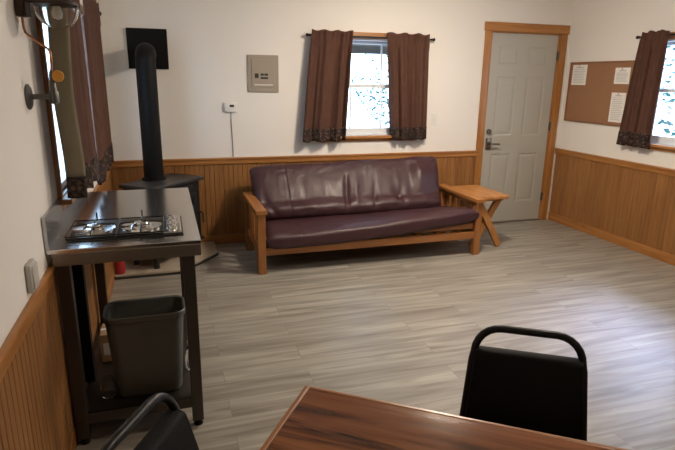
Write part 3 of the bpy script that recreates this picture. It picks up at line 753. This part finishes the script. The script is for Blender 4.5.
for sx_ in (-1, 1):
    for sy_ in (-1, 1):
        x, y = sx_ * (hx_ - .17), sy_ * (hy_ - .14)
        D(MB().box(x - .035, x + .035, y - .035, y + .035, 0, .722, .004), 'leg', 'table_edge')

# ------------------------------------------------------------------ stacking chairs
def make_chair(label, padmat):
    t = thing('stacking_chair', label, 'chair', (0, 0, 0), 0, 'black chairs at the dining table')
    def Cc(b, n, m, sm=True, par=None): return b.build(n, m, par or t, sm, local=True)
    # local: sitter faces +y; backrest at y = -.22
    zt = .845; hw = .150; hb = .180
    def yb(z): return -.19 - (z - .45) * .24
    right = []
    for z in (.44, .55, .66, .75): right.append((hb - (hb - hw) * (z - .44) / (zt - .44), yb(z), z))
    r = .075
    for k in range(0, 7):
        a = k / 6 * PI / 2; z = zt - r + r * math.sin(a); right.append((hw - r + r * math.cos(a) + .003, yb(z), z))
    left = [(-x, y, z) for x, y, z in reversed(right)]
    rear = [(.20, -.30, .0), (.195, -.215, .30), (hb, -.19, .42)]
    b = MB(); pts = rear + right + left + [(-x, y, z) for x, y, z in reversed(rear)]
    b.tube(pts[2:-2], .0115, 12); Cc(b, 'back_frame', 'chair_metal')
    for s in (-1, 1):
        b = MB(); b.tube([(s * .20, -.30, 0), (s * .196, -.245, .2), (s * .193, -.21, .34), (s * hb, -.192, .43)], .0115, 12); l = Cc(b, 'leg', 'chair_metal')
        b = MB(); b.lathe([(.013, 0), (.015, .004), (.014, .03)], (s * .20, -.30, 0), 'z', 12); Cc(b, 'foot_cap', 'iron', par=l)
        b = MB(); b.tube([(s * .185, .235, 0), (s * .185, .20, .25), (s * .185, .18, .40), (s * .185, .16, .43), (s * .186, .10, .437), (s * .188, -.17, .437)], .0115, 12); l = Cc(b, 'leg', 'chair_metal')
        b = MB(); b.lathe([(.013, 0), (.015, .004), (.014, .03)], (s * .185, .235, 0), 'z', 12); Cc(b, 'foot_cap', 'iron', par=l)
    b = MB(); b.tube([(-.185, .17, .425), (.185, .17, .425)], .009, 10); b.tube([(-.193, -.215, .34), (.193, -.215, .34)], .009, 10); Cc(b, 'stretcher', 'chair_metal')
    # pads
    b = MB(); loops = []
    for z, i in ((.505, .012), (.510, .003), (.52, 0), (.63, 0), (.772, 0), (.779, .003), (.784, .012)):
        w = hb - (hb - hw) * (z - .44) / (zt - .44) - .006; y = yb(z); d = .02 - i * .9
        loops.append([(-w, y - d, z), (w, y - d, z), (w + .004, y, z), (w, y + d + .010, z), (-w, y + d + .010, z), (-w - .004, y, z)])
    b.loft(loops); Cc(b, 'back_pad', padmat)
    b = MB(); b.loft([rrect(0, .01, .385 - k * 2, .40 - k * 2, .06, z) for k, z in ((.012, .445), (0, .450), (0, .475), (.006, .487), (.02, .494), (.06, .499))]); Cc(b, 'seat', padmat)
    return t
ch = make_chair('black vinyl chair tucked under the far side of the table, back to the open floor', 'chair_pad')
nf_ = -Vv                                   # outward from the far edge
bc = Vector((1.479, -3.922))                 # middle of the back's top bar
ch.rotation_euler.z = ta + PI + math.radians(4)               # faces the table
fwd = Vector((-math.sin(ta + PI), math.cos(ta + PI)))
ch.location = (bc.x + fwd.x * .285, bc.y + fwd.y * .285, 0)
a2 = math.radians(-119)   # sitter faces right along the table
bc2 = Vector((.362, -4.045))
f2 = Vector((-math.sin(a2), math.cos(a2)))
copy_thing(ch, (bc2.x + f2.x * .285, bc2.y + f2.y * .285, 0), a2, 'black vinyl chair at the left end of the table, beside the steel counter')

# ------------------------------------------------------------------ ceiling light
def ceiling_light(LX, LYC, label, mat):
    cl = thing('ceiling_light', label, 'ceiling light', (LX, LYC, RZ))
    MB().lathe([(.17, .001), (.175, -.012), (.17, -.022)], (LX, LYC, RZ), 'z', 36).build('base', 'white_pl', cl, True)
    MB().lathe([(.158, -.022), (.155, -.045), (.125, -.072), (.07, -.088), (.005, -.092)], (LX, LYC, RZ), 'z', 36).build('diffuser', mat, cl, True)
ceiling_light(2.55, -1.62, 'round frosted ceiling light in front of the burgundy sofa', 'lamp_diff')
ceiling_light(2.36, -3.45, 'dimmer round frosted ceiling light above the dining table', 'lamp_diff_dim')

# ------------------------------------------------------------------ outdoors
struct(box_obj('ground', 'gravel', -45, 50, -45, 50, -.55, -.45))
ev = MB().loft([[(x, .14, 2.10), (x, .14, 2.22), (x, .66, 2.00), (x, .66, 1.825), (x, .60, 1.825), (x, .60, 1.90)] for x in (.6, 4.6)]).build('roof_eave', 'eave'); struct(ev)
def tree(x, y, h, r, label, n=900, seed=1):
    rnd = random.Random(seed)
    t = thing('tree', label, 'tree', (x, y, -.45), 0, None)
    b = MB(); b.tube([(0, 0, 0), (.03, .02, h * .4), (0, 0, h * .75)], [.14, .10, .04], 10); b.build('trunk', 'bark', t, True, local=True)
    b = MB()
    for k in range(n):
        while True:
            q = Vector((rnd.uniform(-1, 1), rnd.uniform(-1, 1), rnd.uniform(-1, 1)))
            if .25 < q.length < 1: break
        if noise.noise(q * 1.9 + Vector((seed, 0, 0))) < .06: continue
        c = Vector((q.x * r, q.y * r, h * .62 + q.z * h * .42)); s = rnd.uniform(.05, .10)
        u = Vector((rnd.uniform(-1, 1), rnd.uniform(-1, 1), rnd.uniform(-1, 1))).normalized(); w = u.orthogonal().normalized()
        vs = [b.bm.verts.new(c + u * s), b.bm.verts.new(c + w * s * .45), b.bm.verts.new(c - u * s), b.bm.verts.new(c - w * s * .45)]
        b.bm.faces.new(vs)
    b.build('foliage', 'leaf', t, local=True)
    return t
tree(2.6, 6.4, 3.8, 1.3, 'leafy tree outside the back window, behind the middle of its panes', 2600, 3)
tree(6.9, 9.0, 3.2, 1.5, 'leafy tree outside the back window, toward its right curtain', 2000, 8)
tree(10.3, 2.6, 3.2, 1.5, 'leafy tree outside the window on the right wall', 3200, 5)

# ------------------------------------------------------------------ sky, camera, look
w = bpy.data.worlds.new('sky'); sc.world = w; w.use_nodes = True
bg = w.node_tree.nodes['Background']; bg.inputs['Color'].default_value = (.52, .72, 1.0, 1); bg.inputs['Strength'].default_value = 7.5
day_lamp = bpy.data.lights.new('added_daylight', 'SUN'); so = bpy.data.objects.new('added_daylight', day_lamp); COL.objects.link(so)
day_lamp.energy = 10; day_lamp.angle = math.radians(22); day_lamp.color = (.56, .60, 1.0)  # soft bluish lamp added to lay a daylight patch on the floor
so.rotation_euler = Vector((-1.74, -.8, -1.45)).to_track_quat('-Z', 'Y').to_euler()
f_, yaw, pitch, roll = 541.2991, .3091, -.2642, .0147
fw = Vector((math.sin(yaw) * math.cos(pitch), math.cos(yaw) * math.cos(pitch), math.sin(pitch)))
r0 = fw.cross(Vector((0, 0, 1))).normalized(); u0 = r0.cross(fw)
rr = r0 * math.cos(roll) + u0 * math.sin(roll); uu = -r0 * math.sin(roll) + u0 * math.cos(roll)
cam = bpy.data.objects.new('camera', bpy.data.cameras.new('camera')); COL.objects.link(cam)
cam.data.sensor_width = 36; cam.data.lens = f_ / 675 * 36; cam.data.clip_start = .02
cam.matrix_world = Matrix(((rr.x, uu.x, -fw.x, .4699), (rr.y, uu.y, -fw.y, -5.1346), (rr.z, uu.z, -fw.z, 1.5619), (0, 0, 0, 1)))
sc.camera = cam
vs = sc.view_settings
vs.view_transform = 'Standard'; vs.look = 'None'; vs.gamma = 1; vs.use_curve_mapping = False; vs.exposure = 0
